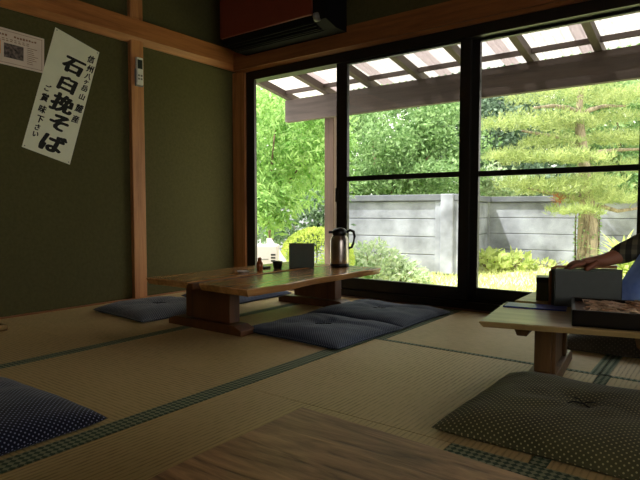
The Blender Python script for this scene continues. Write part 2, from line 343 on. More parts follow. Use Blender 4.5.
# ------------------------------------------------------------------ cushions
def cushion(label, cx, cy, w, d, rz, mat, seed, t=.06, group=None, fold=0, flat=.5):
    o = thing('floor_cushion', label, 'cushion', (cx, cy, .001), rz, group)
    n = 36; vs = []; fs = []
    def outline(u, v):
        x = w/2*u*(1-.05*(1-v*v)); y = d/2*v*(1-.05*(1-u*u)); return x, y
    for side in (1, 0):
        for j in range(n+1):
            for i in range(n+1):
                u, v = -1+2*i/n, -1+2*j/n
                u, v = math.copysign(1-(1-abs(u))**1.4, u), math.copysign(1-(1-abs(v))**1.4, v)
                x, y = outline(u, v)
                e = max(0, (1-u**4)*(1-v**4))**flat
                if side:
                    p = Vector((x*5+seed*3.1, y*5, seed)); nz = noise.noise(p)*.012+noise.noise(p*3)*.005
                    r = math.hypot(x, y); a = math.atan2(y, x)
                    cre = -.016*math.exp(-(r/.05)**2)-.006*math.exp(-(r/.16)**2)*(.5+.5*math.cos(a*7+seed*2+r*18))
                    if fold: cre -= .008*math.exp(-((v-.35-.15*math.sin(u*3+seed))/.06)**2)*fold
                    z = .012+(t-.012)*e+(nz+cre)*e
                else: z = .012*(1-min(1, e*3))
                vs.append((x, y, max(z, 0)))
    S = (n+1)**2
    for j in range(n):
        for i in range(n):
            q = (j*(n+1)+i, j*(n+1)+i+1, (j+1)*(n+1)+i+1, (j+1)*(n+1)+i); fs.append(q); fs.append(tuple(S+k for k in q[::-1]))
    per = [i for i in range(n+1)]+[j*(n+1)+n for j in range(1, n+1)]+[n*(n+1)+i for i in range(n-1, -1, -1)]+[j*(n+1) for j in range(n-1, 0, -1)]
    for k in range(len(per)): a, b_ = per[k], per[(k+1) % len(per)]; fs.append((a, S+a, S+b_, b_))
    cov = MB().add(vs, fs, True).build('cushion_cover', mat, o); me = cov.data
    V3 = [Vector(v) for v in vs]; h_ = n//2; U = [0.0]*len(vs); W_ = [0.0]*len(vs)
    for q in (0, 1):
        for j in range(n+1):
            for i in range(h_+1, n+1):
                a_, c_ = q*S+j*(n+1)+i, q*S+j*(n+1)+2*h_-i; U[a_] = U[a_-1]+(V3[a_]-V3[a_-1]).length; U[c_] = U[c_+1]-(V3[c_]-V3[c_+1]).length
                a_, c_ = q*S+i*(n+1)+j, q*S+(2*h_-i)*(n+1)+j; W_[a_] = W_[a_-n-1]+(V3[a_]-V3[a_-n-1]).length; W_[c_] = W_[c_+n+1]-(V3[c_]-V3[c_+n+1]).length
    uv = me.uv_layers.new(name='cloth')
    for l in me.loops: uv.data[l.index].uv = (U[l.vertex_index], W_[l.vertex_index])
    z0 = t-.014; mb = MB()
    for k in range(4):
        a = k*PI/2+.5; mb.tube([(0, 0, z0), (.022*math.cos(a), .022*math.sin(a), z0+.004), (.04*math.cos(a+.2), .04*math.sin(a+.2), z0+.002)], .0016, 5)
    mb.build('tuft', M['thread'], o)
    return o
cushion('dark navy white-dotted cushion on the near tatami below the poster', -1.68, .545, .6, .6, .03, M['navy'], 1, .075)
cushion('grey-blue dotted cushion between the green wall and the table, under the pillar', -2.72, 2.02, .54, .56, -.08, M['greyblue'], 2, .06)
cushion('blue cushion between the wall and the far end of the table', -2.75, 2.70, .54, .56, 0, M['blue'], 3, .055)
cushion('slate-blue dotted cushion in front of the table, away from the window', -1.60, 2.16, .60, .54, -.05, M['blue'], 4, .05, None, 1)
cushion('slate-blue dotted cushion in front of the table, nearest the window', -1.60, 2.70, .64, .54, -.03, M['blue'], 5, .05, None, 1)
cushion('big olive green dotted cushion beside the right table', -.315, 1.64, .62, .61, -.02, M['olive'], 6, .075)
cushion('charcoal cushion behind the right table, under the kneeling person', -.20, 2.80, .80, .60, .05, M['darkc'], 7, .10)

# ------------------------------------------------------------------ low tables
def edge_poly(a, b_, c, d, wob, seed, n=14):                         # live edge between a>b and c>d
    P = []
    for (p, q) in ((a, b_), (b_, c), (c, d), (d, a)):
        p, q = Vector(p), Vector(q); L_ = (q-p).length; nr = Vector((-(q-p).y, (q-p).x)).normalized(); k = n if L_ > .6 else 2
        for i in range(k):
            s = i/k; w = wob*math.sin(PI*s)*(noise.noise(Vector((s*5+seed, seed*2.3, 0)))+.3*noise.noise(Vector((s*17, seed, 2)))) if L_ > .6 else 0
            P.append(p.lerp(q, s)+nr*w)
    return P
def slab(poly, z1, th, name, mat, parent):
    n = len(poly); c = sum((Vector(p) for p in poly), Vector((0, 0)))/n; mb = MB()
    rings = [(1, z1), (1, z1-.006), (.985, z1-th)]
    vs = []
    for s, z in rings:
        for p in poly: q = c+(Vector(p)-c)*s if s == 1 else Vector(p)+(c-Vector(p)).normalized()*.014; vs.append((q.x, q.y, z))
    top = [c+(Vector(p)-c)-(Vector(p)-c).normalized()*.004 for p in poly]
    vs = [(p.x, p.y, z1) for p in top]+[(p[0], p[1], z1-.004) for p in poly]+vs[2*n:]
    fs = [tuple(range(n)), tuple(range(2*n, 3*n))[::-1]]
    for k in range(2):
        for i in range(n): fs.append((k*n+i, (k+1)*n+i, (k+1)*n+(i+1) % n, k*n+(i+1) % n))
    mb.add(vs, fs)
    return mb.build(name, mat, parent)
TZ = .25
# table by the window (long side along the left wall)
t1 = thing('low_table', 'honey-coloured low table with two plank tops holding the steel flask', 'table', (-2.07, 2.31, 0))
o = Vector((-2.07, 2.31))
def rel(p, o): return (p[0]-o.x, p[1]-o.y)
slab(edge_poly(*[rel(p, o) for p in ((-2.035, 1.74), (-1.70, 1.725), (-1.695, 2.88), (-2.035, 2.90))], .03, 2), TZ, .034, 'plank_top', M['table_y'], t1)
slab(edge_poly(*[rel(p, o) for p in ((-2.43, 1.725), (-2.115, 1.735), (-2.06, 2.88), (-2.42, 2.86))], .02, 5), TZ, .033, 'plank_top', M['table_y'], t1)
MB().box((-.055, -.57, TZ-.035), (-.01, .55, TZ-.006)).build('centre_rail', M['leg'], t1)
for s, y in ((0, 1.875), (1, 2.76)):
    l = y-2.31
    mb = MB(); mb.box((-.19, l-.03, .05), (-.078, l+.03, TZ-.05), .004); mb.box((-.075, l-.035, .05), (.14, l+.035, TZ-.05), .004)
    mb.build('leg', M['leg'], t1)
    mb = MB(); mb.prism([(-.31, 0), (.23, 0), (.23, .026), (.18, .045), (-.26, .045), (-.31, .026)], -.05, .05, .003, Matrix.Translation((0, l, 0)) @ Matrix.Rotation(PI/2, 4, 'X'))
    mb.build('foot', M['leg'], t1)
    MB().box((-.30, l-.03, TZ-.052), (.30, l+.03, TZ-.038), .003).build('batten', M['leg'], t1)
# right table
t2 = thing('low_table', 'pale wooden low table at the right with tray and blue menu', 'table', (-.05, 2.1, 0), .1)
Mi = Matrix.Rotation(-.1, 2) ; o2 = Vector((-.05, 2.1))
def rel2(p): return tuple(Mi @ (Vector(p)-o2))
slab(edge_poly(*[rel2(p) for p in ((-.628, 1.675), (.50, 1.97), (.50, 2.24), (-.678, 2.065))], .01, 8), TZ, .019, 'plank_top', M['table_x'], t2)
slab(edge_poly(*[rel2(p) for p in ((-.664, 2.15), (.50, 2.275), (.49, 2.62), (-.67, 2.49))], .01, 9), TZ, .019, 'plank_top', M['table_x'], t2)
for x in (-.46, .40):
    mb = MB(); mb.box((x-.028, -.14, .05), (x+.028, .17, TZ-.019), .004); mb.box((x+.028, -.14, .05), (x+.04, -.10, TZ-.019), .002); mb.box((x+.028, .13, .05), (x+.04, .17, TZ-.019), .002); mb.build('leg', M['leg2'], t2)
    MB().prism([(-.25, 0), (.30, 0), (.30, .028), (.24, .05), (-.19, .05), (-.25, .028)], -.045, .045, .003, Matrix.Translation((x, 0, 0)) @ Matrix.Rotation(PI/2, 4, 'Z') @ Matrix.Rotation(PI/2, 4, 'X')).build('foot', M['leg2'], t2)
for x, w in ((-.515, .035), (-.175, .02), (.3, .03)):
    MB().prism([(-w, 0), (-w*.45, -.047), (w*.45, -.047), (w, 0)], -.215 if x < -.4 else -.205, .38, .002, Matrix.Translation((x, 0, TZ-.019)) @ Matrix.Rotation(PI/2, 4, 'X') @ Matrix.Scale(-1, 4, (0, 0, 1))).build('batten', M['leg2'], t2)
# foreground table
t3 = thing('low_table', 'weathered brown plank table in the near foreground', 'table', (.05, .4, 0))
slab(edge_poly((-.648, -.36), (.65, -.36), (.65, .29), (-.652, .348), .008, 12), TZ, .045, 'plank_top', M['fg'], t3)
for x in (-.42, .45):
    MB().box((x-.035, -.2, .05), (x+.035, .14, TZ-.045), .004).build('leg', M['leg'], t3)
    MB().box((x-.045, -.3, 0), (x+.045, .24, .05), .006).build('foot', M['leg'], t3)

# ------------------------------------------------------------------ things on the window table
fl = thing('vacuum_flask', 'steel vacuum flask with black lid and handle on the window table', 'flask', (-1.952, 2.805, TZ)); fl.scale = (.93, .93, .965)
MB().lathe([(.058, .016), (.061, .022), (.062, .05), (.062, .165), (.058, .182), (.047, .2), (.046, .204)], 32).build('flask_body', M['steel'], fl)
MB().lathe([(.058, 0), (.064, .003), (.064, .018), (.058, .021)], 32).build('base_ring', M['black'], fl)
MB().lathe([(.046, .2), (.05, .204), (.05, .228), (.046, .236), (.034, .247), (.012, .251)], 32).build('lid', M['black'], fl)
hd = Vector((math.cos(.62), math.sin(.62), 0))
MB().tube([hd*.046+Vector((0, 0, .222)), hd*.07+Vector((0, 0, .236)), hd*.094+Vector((0, 0, .226)), hd*.1+Vector((0, 0, .195)), hd*.093+Vector((0, 0, .15)), hd*.082+Vector((0, 0, .125)), hd*.06+Vector((0, 0, .118))], [.009, .01, .01, .009, .009, .008, .008], 8).build('handle', M['black'], fl)
MB().box((-.012, -.075, .214), (.012, -.045, .23), .004, Matrix.Rotation(.62+PI, 4, 'Z') @ Matrix.Rotation(PI/2, 4, 'Z')).build('spout', M['black'], fl)
mn = thing('menu_folder', 'dark grey-green menu folder standing upright beside the steel flask', 'menu', (-2.095, 2.605, TZ), .62)
MB().box((-.078, -.004, 0), (.076, .004, .150), .002).build('front_cover', M['slate'], mn)
MB().box((-.078, .0, 0), (.076, .007, .146), .002, Matrix.Translation((0, .004, 0)) @ Matrix.Rotation(-.35, 4, 'X')).build('back_cover', M['slate'], mn)
MB().tube([(.078, .002, .142), (.092, .002, .13), (.094, .002, .07), (.09, .002, .03)], .004, 6).build('cord', M['black'], mn)
cp = thing('sauce_cup', 'small black cup beside the brown sauce bottle', 'cup', (-2.165, 2.46, TZ))
MB().lathe([(.02, 0), (.024, .003), (.03, .04), (.031, .046), (.027, .046), (.024, .012), (.005, .01)], 20).build('bowl', M['black'], cp)
MB().box((-.03, -.03, 0), (.03, .03, .012), .004, Matrix.Translation((-.09, -.02, 0))).build('saucer', M['black'], cp)
bt = thing('sauce_bottle', 'small brown sauce bottle on the window table, left of the black cup', 'bottle', (-2.165, 2.305, TZ))
MB().lathe([(.015, 0), (.019, .003), (.019, .045), (.014, .055), (.009, .06)], 16).build('bottle_body', M['soy'], bt)
MB().lathe([(.011, .058), (.012, .06), (.011, .075), (.006, .079)], 16).build('cap', M['soy'], bt)
dsh = thing('small_dish', 'tiny white dish on the far plank of the window table', 'dish', (-2.165, 2.17, TZ))
MB().lathe([(.02, 0), (.024, .002), (.034, .011), (.035, .013), (.031, .012), (.02, .005)], 20).build('dish_body', M['white'], dsh)

# ------------------------------------------------------------------ things on the right table
ang = math.atan2(2.207-2.084, .198)
gb = thing('menu_board', 'grey menu board standing on the right table, under the hand', 'menu board', (-.403, 2.146, TZ), ang)
MB().box((-.117, -.006, 0), (.117, .006, .136), .003).build('panel', M['slate2'], gb)
MB().box((-.117, -.007, .13), (.117, .007, .138), .002).build('top_edge', M['slate'], gb)
bb = thing('menu_holder', 'brown-edged menu holder just behind the grey board', 'menu holder', (-.403, 2.146, TZ), ang)
MB().box((-.118, .028, 0), (.112, .036, .138), .002).build('backing', M['slate'], bb)
mb = MB(); mb.tube([(-.121, .032, 0), (-.122, .032, .125), (-.117, .032, .137), (-.10, .032, .144), (.112, .032, .144)], .005, 8)
mb.build('leather_edge', M['brown'], bb)
db = thing('toothpick_box', 'small dark olive box left of the grey menu board', 'box', (-.575, 2.235, TZ), .25)
MB().box((-.03, -.04, 0), (.03, .04, .085), .004).build('case', M['darkgreen'], db)
MB().box((-.031, -.041, .07), (.031, .041, .092), .004).build('lid', M['black'], db)
mc = thing('menu_card', 'flat glossy blue menu card lying near the left end of the right table', 'menu', (-.556, 2.04, TZ), .18)
MB().box((-.105, -.048, 0), (.105, .048, .005), .001).build('cover', M['bluecard'], mc)
MB().box((-.105, -.048, .005), (-.098, .048, .0058)).build('spine_strip', M['slate'], mc)
tr_ = thing('lacquer_tray', 'black lacquer box tray of soba noodles at the right table edge', 'tray', (-.184, 1.951, TZ), .22)
a, b_, hh = .225, .135, .05
mb = MB(); mb.box((-a, -b_, 0), (a, b_, .012), .003)
for q in (((-a, -b_, 0), (a, -b_+.01, hh)), ((-a, b_-.01, 0), (a, b_, hh)), ((-a, -b_, 0), (-a+.01, b_, hh)), ((a-.01, -b_, 0), (a, b_, hh))): mb.box(q[0], q[1], .003)
mb.build('box_body', M['lacquer'], tr_)
MB().box((-a+.011, -b_+.011, .03), (a-.011, b_-.011, .038)).build('slatted_mat', M['leg2'], tr_)
nd = MB()
for i in range(90):
    x, y = rnd.uniform(-.17, .17), rnd.uniform(-.085, .1); r = rnd.uniform(.012, .03); a0 = rnd.uniform(0, 6.28); z = .042+rnd.uniform(0, .022)*(1-abs(x)/.2)
    nd.tube([(x+r*math.cos(a0+q*.9)*1.6, y+r*math.sin(a0+q*.9), z+.003*math.sin(q*2.1)) for q in range(7)], .0022, 5)
no_ = nd.build('soba_noodles', M['noodle']); no_.location = (-.184, 1.951, TZ); no_.rotation_euler = (0, 0, .22)
tag(no_, 'heap of tan soba noodles in the black lacquer tray', 'noodles', None, 'stuff')

# ------------------------------------------------------------------ left wall: posters, remote
def glyph(ch, size, off):
    cu = bpy.data.curves.new('g', 'FONT'); cu.body = ch; cu.size = size; cu.offset = off; cu.resolution_u = 3; cu.fill_mode = 'FRONT'
    ob = bpy.data.objects.new('g', cu); C.objects.link(ob); bpy.context.view_layer.update()
    me = bpy.data.meshes.new_from_object(ob.evaluated_get(bpy.context.evaluated_depsgraph_get()))
    vs = [v.co.copy() for v in me.vertices]; fs = [tuple(p.vertices) for p in me.polygons]
    bpy.data.objects.remove(ob); bpy.data.curves.remove(cu); bpy.data.meshes.remove(me)
    if vs:
        x0, x1 = min(v.x for v in vs), max(v.x for v in vs); y0, y1 = min(v.y for v in vs), max(v.y for v in vs)
        vs = [Vector((v.x-(x0+x1)/2, v.y-(y0+y1)/2, 0)) for v in vs]
    return vs, fs
PX = WX
pc = Vector(((1.711+1.764)/2, (1.684+.883)/2)); tilt = math.atan2(1.601-1.684, 1.993-1.711)
ps = thing('calligraphy_poster', 'tall tilted cream poster with black brush calligraphy on the green wall', 'poster', (PX, pc.x, pc.y))
ps.rotation_euler = (tilt, 0, 0)
pw, ph = .293, .755
MB().box((0, -pw/2, -ph/2), (.0016, pw/2, ph/2)).build('sheet', M['paper'], ps)
lt = MB()
def put(mb, ch, px, py, size, off=0, sx=1, sy=1, rot=0):
    p = at_x(px, py, PX); d = Vector((p.y, p.z))-pc; c, s = math.cos(-tilt), math.sin(-tilt)
    ly, lz = d.x*c-d.y*s, d.x*s+d.y*c
    vs, fs = glyph(ch, size, 0); cr, sr = math.cos(rot), math.sin(rot)
    for k in range(9 if off else 1):
        ox, oy = (off*math.cos(k*PI/4)*1.2, off*math.sin(k*PI/4)*.8) if k < 8 else (0, 0)
        q_ = []
        for v in vs:
            wx = .06*size*noise.noise(Vector((v.x/size*2.5, v.y/size*2.5, px))); wy = .06*size*noise.noise(Vector((v.x/size*2.5, v.y/size*2.5, px+9)))
            a_, b2 = v.x+wx+ox+.12*v.y*(1 if off else 0), v.y+wy+oy+.10*v.x
            q_.append((.0022+.00002*k, ly+(a_*sx*cr-b2*sy*sr), lz+(a_*sx*sr+b2*sy*cr)))
        mb.add(q_, fs)
Q = lambda x, y: (15+x/3.2, 20+y/3.2)
for ch, x, y, s, sx in (('石', 186, 148, .112, 1.2), ('臼', 168, 207, .1, 1.15), ('挽', 153, 268, .118, 1.15), ('そ', 140, 329, .112, 1.2), ('ば', 121, 395, .118, 1.25)):
    put(lt, ch, *Q(x, y), s, .0054, sx, 1.0, -.05)
for ch, x, y, s in (('信', 243, 126, .04), ('州', 240, 157, .04), ('八', 233, 181, .034), ('ヶ', 227, 199, .032), ('岳', 222, 219, .036), ('山', 214, 246, .034), ('麓', 205, 283, .042), ('産', 193, 317, .04)):
    put(lt, ch, *Q(x, y), s*1.15, .0016, 1, 1.1)
for ch, x, y, s in (('ご', 104, 218, .034), ('賞', 95, 248, .04), ('味', 87, 285, .04), ('下', 79, 317, .038), ('さ', 71, 343, .032), ('い', 65, 365, .032)):
    put(lt, ch, *Q(x, y), s*1.15, .0016, 1, 1.1)
lt.build('calligraphy', M['ink'], ps)
for sy in (-1, 1):
    for sz in (-1, 1): MB().lathe([(.003, .0016), (.004, .003), (.003, .005)], 8, Matrix.Translation((0, sy*(pw/2-.012), sz*(ph/2-.012))) @ Matrix.Rotation(PI/2, 4, 'Y')).build('pin', M['greyp'], ps)
nc = thing('notice', 'pinkish notice with a dark photo, left of the calligraphy poster', 'notice', (PX, 1.455, 1.507)); nc.rotation_euler = (-.03, 0, 0)
MB().box((0, -.175, -.1), (.0012, .177, .1)).build('sheet', M['paper2'], nc)
mb = MB()
for a, c in (((-.163, .086), (.167, .088)), ((-.163, -.088), (.167, -.086)), ((-.163, -.088), (-.161, .088)), ((.162, -.088), (.164, .088))): mb.box((.0012, a[0], a[1]), (.0018, c[0], c[1]))
mb.build('border_line', M['inkbrown'], nc)
MB().box((.0012, -.045, -.058), (.0018, .06, .02)).build('photo', M['photo'], nc)
MB().box((.0012, -.12, -.045), (.0018, -.062, .03)).build('orange_print', M['orange'], nc)
mb = MB()
for i in range(16):
    y0 = -.12+i*.016
    if i not in (6, 7): mb.box((.0012, y0, .058+rnd.uniform(-.002, .002)), (.0017, y0+.011, .068+rnd.uniform(-.002, .002)))
for z in (.042, .032):
    for i in range(9): mb.box((.0012, -.1+i*.022, z), (.0017, -.1+i*.022+rnd.uniform(.008, .017), z+.004))
for i in range(9): mb.box((.0012, .08, .02-i*.011), (.0017, .08+rnd.uniform(.03, .07), .023-i*.011))
mb.build('print_lines', M['inkbrown'], nc)
rm = thing('remote_control', 'white remote control in its holder on the wooden pillar', 'remote control', (WX+.035, 2.245, 1.525))
MB().box((0, -.031, -.095), (.014, .031, .02), .005).build('holder', M['greyp'], rm)
MB().box((.005, -.026, -.085), (.022, .026, .096), .006).build('body', M['white'], rm)
MB().box((.0215, -.019, .02), (.0228, .019, .08)).build('display', M['screen'], rm)
for i in range(2):
    for j in range(2): MB().box((.0215, -.017+i*.02, -.03-j*.022), (.0235, -.003+i*.02, -.018-j*.022), .001).build('button', M['greyp'], rm)

# ------------------------------------------------------------------ air conditioner
ac = thing('air_conditioner', 'old air conditioner with maroon front panel above the window corner', 'air conditioner', (-2.6, 3.11, 1.80))
prof = [(0, .0), (-.12, .0), (-.235, .03), (-.255, .07), (-.255, .40), (0, .40)]
mb = MB(); n = len(prof); x0, x1 = -.45, .49
mb.add([(x0, y, z) for y, z in prof]+[(x1, y, z) for y, z in prof], [tuple(range(n))[::-1], tuple(range(n, 2*n))]+[(i, (i+1) % n, (i+1) % n+n, i+n) for i in range(n)])
mb.build('housing', M['acblack'], ac)
MB().box((-.40, -.004, .045), (.44, .05, .38)).build('mounting_plate', M['acblack'], ac)
MB().box((-.45, -.275, .06), (.40, -.255, .41), .004).build('front_panel', M['maroon'], ac)
mb = MB()
for i in range(5): mb.box((-.43, -.235+i*.028, -.004+max(0, .02-i*.01)), (.39, -.229+i*.028, .03))
mb.build('air_grille', M['vent'], ac)
MB().lathe([(.022, 0), (.028, .004), (.028, .03), (.02, .036)], 16, Matrix.Translation((.41, -.248, .045)) @ Matrix.Rotation(PI/2, 4, 'Y')).build('dial', M['greyp'], ac)
MB().box((.345, -.277, .33), (.37, -.274, .35)).build('badge', M['greyp'], ac)

# ------------------------------------------------------------------ veranda roof
ve = thing('veranda_roof', 'lean-to veranda roof of grey-brown timber and clear corrugated sheets', 'veranda roof', (-1, 4.3, -.44))
def V(mb, name, mat, label=None):
    o = mb.build(name, mat, ve); o.matrix_parent_inverse = Matrix.Translation((1, -4.3, .44))
    if label: o['label'] = label
    return o
V(MB().box((-3.65, 4.27, 1.493), (3.0, 4.33, 1.712), .004), 'fascia_beam', M['timber_x'])
V(MB().box((-3.20, 4.335, -.44), (-3.09, 4.44, 1.70), .006), 'post', M['timber_z'])
V(MB().box((2.6, 4.335, -.44), (2.7, 4.44, 1.70), .006), 'post', M['timber_z'])
sl = -.17
zr = lambda y: 1.712+sl*(y-4.27)
xs = [-3.60, -3.13, -2.64, -2.15, -1.70, -1.235, -.775, -.31, .16, .62, 1.1, 1.56, 2.0]
for x in xs:
    mb = MB(); y0, y1 = 3.80, 4.42
    mb.add([(x+sx, y, zr(y)+z) for sx in (-.026, .026) for y in (y0, y1) for z in (0, .065)], [(0, 1, 3, 2), (4, 6, 7, 5), (0, 4, 5, 1), (2, 3, 7, 6), (0, 2, 6, 4), (1, 5, 7, 3)])
    V(mb, 'rafter', M['timber_y'])
for y, w in ((3.83, .03), (4.205, .014)): V(MB().box((-3.65, y-w, zr(y)+.03), (2.9, y+w, zr(y)+.066)), 'purlin', M['timber_x'])
x = -3.72; k = 0
while x < 2.4:
    w = .665; nseg = 84; vs = []; fs = []
    for i in range(nseg+1):
        xx = x+w*i/nseg; z = .010*math.sin(2*PI*(xx)/.063)+.078+.005*(k % 2)
        vs += [(xx, 3.62, zr(3.62)+z), (xx, 4.46, zr(4.46)+z)]
    for i in range(nseg): fs.append((2*i, 2*i+1, 2*i+3, 2*i+2))
    V(MB().add(vs, fs, True), 'roof_sheet', M['roofing']); x += .56; k += 1

# ------------------------------------------------------------------ garden
g = -.44
def box_grid_ground():
    n = 60; vs = []; fs = []
    for j in range(n+1):
        for i in range(n+1):
            x = -16+34*i/n; y = 3.3+26*j/n; z = g-.0+.03*noise.noise(Vector((x*.6, y*.6, 0)))-.02
            if y > 12: z += (y-12)*.12
            vs.append((x, y, z))
    for j in range(n):
        for i in range(n): a = j*(n+1)+i; fs.append((a, a+1, a+n+2, a+n+1))
    return MB().add(vs, fs, True)
struct('ground', box_grid_ground(), M['grassland'])
gr = MB()
for i in range(16000):
    d = rnd.uniform(5.2, 10.2); px = rnd.uniform(235, 660); p = at(px, 240, d); 
    if rnd.random() > .55+.5*noise.noise(Vector((p.x*1.1, p.y*1.1, 4))): continue
    a = rnd.uniform(0, 6.28); d_ = Vector((math.cos(a)*.6, math.sin(a)*.6, 1)).normalized()
    gr.leaf(Vector((p.x, p.y, g-.02)), d_, Vector((math.sin(a), math.cos(a), .2)), rnd.uniform(.05, .11), .018)
tag(gr.build('lawn_grass', F['grass']), 'short sunlit grass growing between the veranda and the concrete fence', 'grass', None, 'stuff')

# concrete panel fence
cf = thing('concrete_fence', 'grey concrete panel fence with capped posts behind the lawn', 'fence', (-3.9, 8.5, g))
def CF(mb, name, mat):
    o = mb.build(name, mat, cf); o.matrix_parent_inverse = Matrix.Translation((3.9, -8.5, -g)); return o
def fence_run(p, q, n, name='panel'):
    p, q = Vector(p), Vector(q); L_ = (q-p).length; a = math.atan2((q-p).y, (q-p).x); T = Matrix.Translation((p.x, p.y, g)) @ Matrix.Rotation(a, 4, 'Z'); w = L_/n
    for k in range(n):
        for r in range(4): CF(MB().box((k*w+.004, -.03, r*.3+.004), ((k+1)*w-.004, .03, r*.3+.294), .008, T), 'panel', M['concrete'])
        CF(MB().box((k*w-.055, -.06, 0), (k*w+.055, .05, 1.2), .008, T), 'post', M['concrete'])
    CF(MB().box((0, -.012, .0), (L_, .012, 1.2), 0, T), 'backing', M['cap'])
    CF(MB().box((-.08, -.085, 1.2), (L_+.06, .085, 1.305), .01, T), 'cap', M['cap'])
fence_run((-3.86, 8.43), (-9.2, 7.65), 3)
fence_run((-3.55, 8.45), (-3.8, 10.5), 1)
fence_run((-3.8, 10.5), (3.6, 11.5), 4)
CF(MB().box((-3.80, 8.34, g), (-3.58, 8.52, g+1.31), .015), 'pier', M['concrete'])

def rdir(up=.3):
    while True:
        v = Vector((rnd.uniform(-1, 1), rnd.uniform(-1, 1), rnd.uniform(-1, 1)))
        if .1 < v.length < 1: break
    v.normalize(); v.z += up; return v.normalized()
def crown(mb, c, R, n, L, W, up=-.1, clumps=26, mi=0):
    cs = []
    for i in range(clumps):
        v = rdir(0); cs.append((Vector((v.x*R[0]*.72, v.y*R[1]*.72, v.z*R[2]*.72)), rnd.uniform(.3, .5)))
    for i in range(n):
        cc, rr = cs[i % clumps]; v = rdir(0)*(rnd.random()**.45)
        p = Vector(c)+cc+Vector((v.x*R[0]*rr, v.y*R[1]*rr, v.z*R[2]*rr))
        mb.leaf(p, rdir(up), rdir(), L*rnd.uniform(.6, 1.3), W*rnd.uniform(.7, 1.2), mi)
def tree(name, label, cat, base, crowns, mats, trunk_r=.07, group=None):
    b_ = Vector(base); t = thing(name, label, cat, b_, 0, group)
    mb = MB(); tk = MB()
    top = Vector(crowns[0][0])-b_
    tk.tube([(0, 0, -.05), top*.35+Vector((.08, 0, 0)), top*.7+Vector((-.05, .04, 0)), top], [trunk_r, trunk_r*.8, trunk_r*.55, trunk_r*.25], 8)
    for c, R, n, L_, W, up in crowns:
        cc = Vector(c)-b_
        tk.tube([top*.4, (top*.4+cc)/2+Vector((0, 0, .1)), cc], [trunk_r*.5, trunk_r*.3, trunk_r*.12], 6)
        crown(mb, cc, R, n, L_, W, up)
    tk.build('trunk', M['twig'], t); mb.build('foliage', mats, t)
    return t
def P(px, py, d): return at(px, py, d)
def base(px, d, z=g):
    p = at(px, 240, d); return (p.x, p.y, z)
# feathery light tree at the left
tree('feathery_tree', 'feathery fresh green tree filling the leftmost open window', 'tree', base(262, 7.2),
     [(P(275, 130, 7.2), (.75, .8, .8), 3400, .13, .04, -.7), (P(258, 195, 7.0), (.5, .6, .6), 2200, .13, .04, -.7), (P(312, 150, 7.6), (.6, .7, .8), 2800, .13, .04, -.7)], F['fresh'], .05)
tree('leafy_shrub', 'mid green shrub behind the golden clipped bush', 'shrub', base(296, 9.2),
     [(P(294, 222, 9.2), (.9, .6, .55), 2400, .1, .06, .1)], F['deep'], .03)
tree('leafy_tree', 'bright leafy tree above the concrete fence, left of the middle stile', 'tree', base(392, 11.2),
     [(P(372, 140, 11.2), (1.3, 1.2, 1.2), 7600, .12, .055, -.2), (P(435, 150, 11.4), (1.1, 1., 1.3), 6600, .12, .055, -.2), (P(400, 182, 10.8), (1.5, .7, .45), 3600, .11, .055, 0)], F['mid'], .1)
tree('evergreen_tree', 'dark bluish evergreen between the window stile and the pine', 'tree', base(505, 13.5),
     [(P(500, 120, 13.5), (1.3, 1.2, 1.5), 5200, .16, .07, -.1), (P(520, 190, 13.2), (1.7, 1., .6), 2600, .16, .08, 0)], F['blueg'], .1)
tree('bright_shrub', 'bright leafy shrub just over the fence, right of the middle stile', 'shrub', base(492, 12.2),
     [(P(492, 186, 12.2), (.75, .6, .42), 1700, .15, .07, .2)], F['pale'], .03)
tree('broadleaf_tree', 'broadleaf tree behind the pine at the right window edge', 'tree', base(628, 12.5),
     [(P(618, 120, 12.8), (1.6, 1.3, 1.4), 4200, .17, .1, -.1), (P(640, 180, 12.5), (1.2, 1., .9), 3000, .17, .1, 0)], F['mid'], .1)
# woodland beyond
for px, py, d, R, mt, lab in ((235, 130, 13, (2.4, 1.6, 2.6), 'fresh', 'distant fresh green tree far left beyond the feathery tree'),
                              (330, 120, 14.5, (2.3, 1.6, 2.7), 'mid', 'distant green tree behind the veranda post'),
                              (420, 105, 16, (2.6, 1.6, 2.9), 'deep', 'distant dark tree behind the bright leafy tree'),
                              (520, 95, 17, (2.8, 1.6, 3.0), 'deep', 'distant dark tree behind the bluish evergreen'),
                              (600, 95, 18, (2.9, 1.6, 3.2), 'mid', 'distant green tree directly behind the pine'),
                              (690, 100, 17, (2.8, 1.8, 3.2), 'mid', 'distant green tree past the right window edge')):
    tree('woodland_tree', lab, 'tree', base(px, d, .1), [(P(px, py, d), R, 5200, .2, .12, -.1), (P(px+20, py+75, d-.3), (R[0], R[1], R[2]*.5), 2600, .2, .12, 0)], F[mt], .16, 'woodland trees beyond the fence')
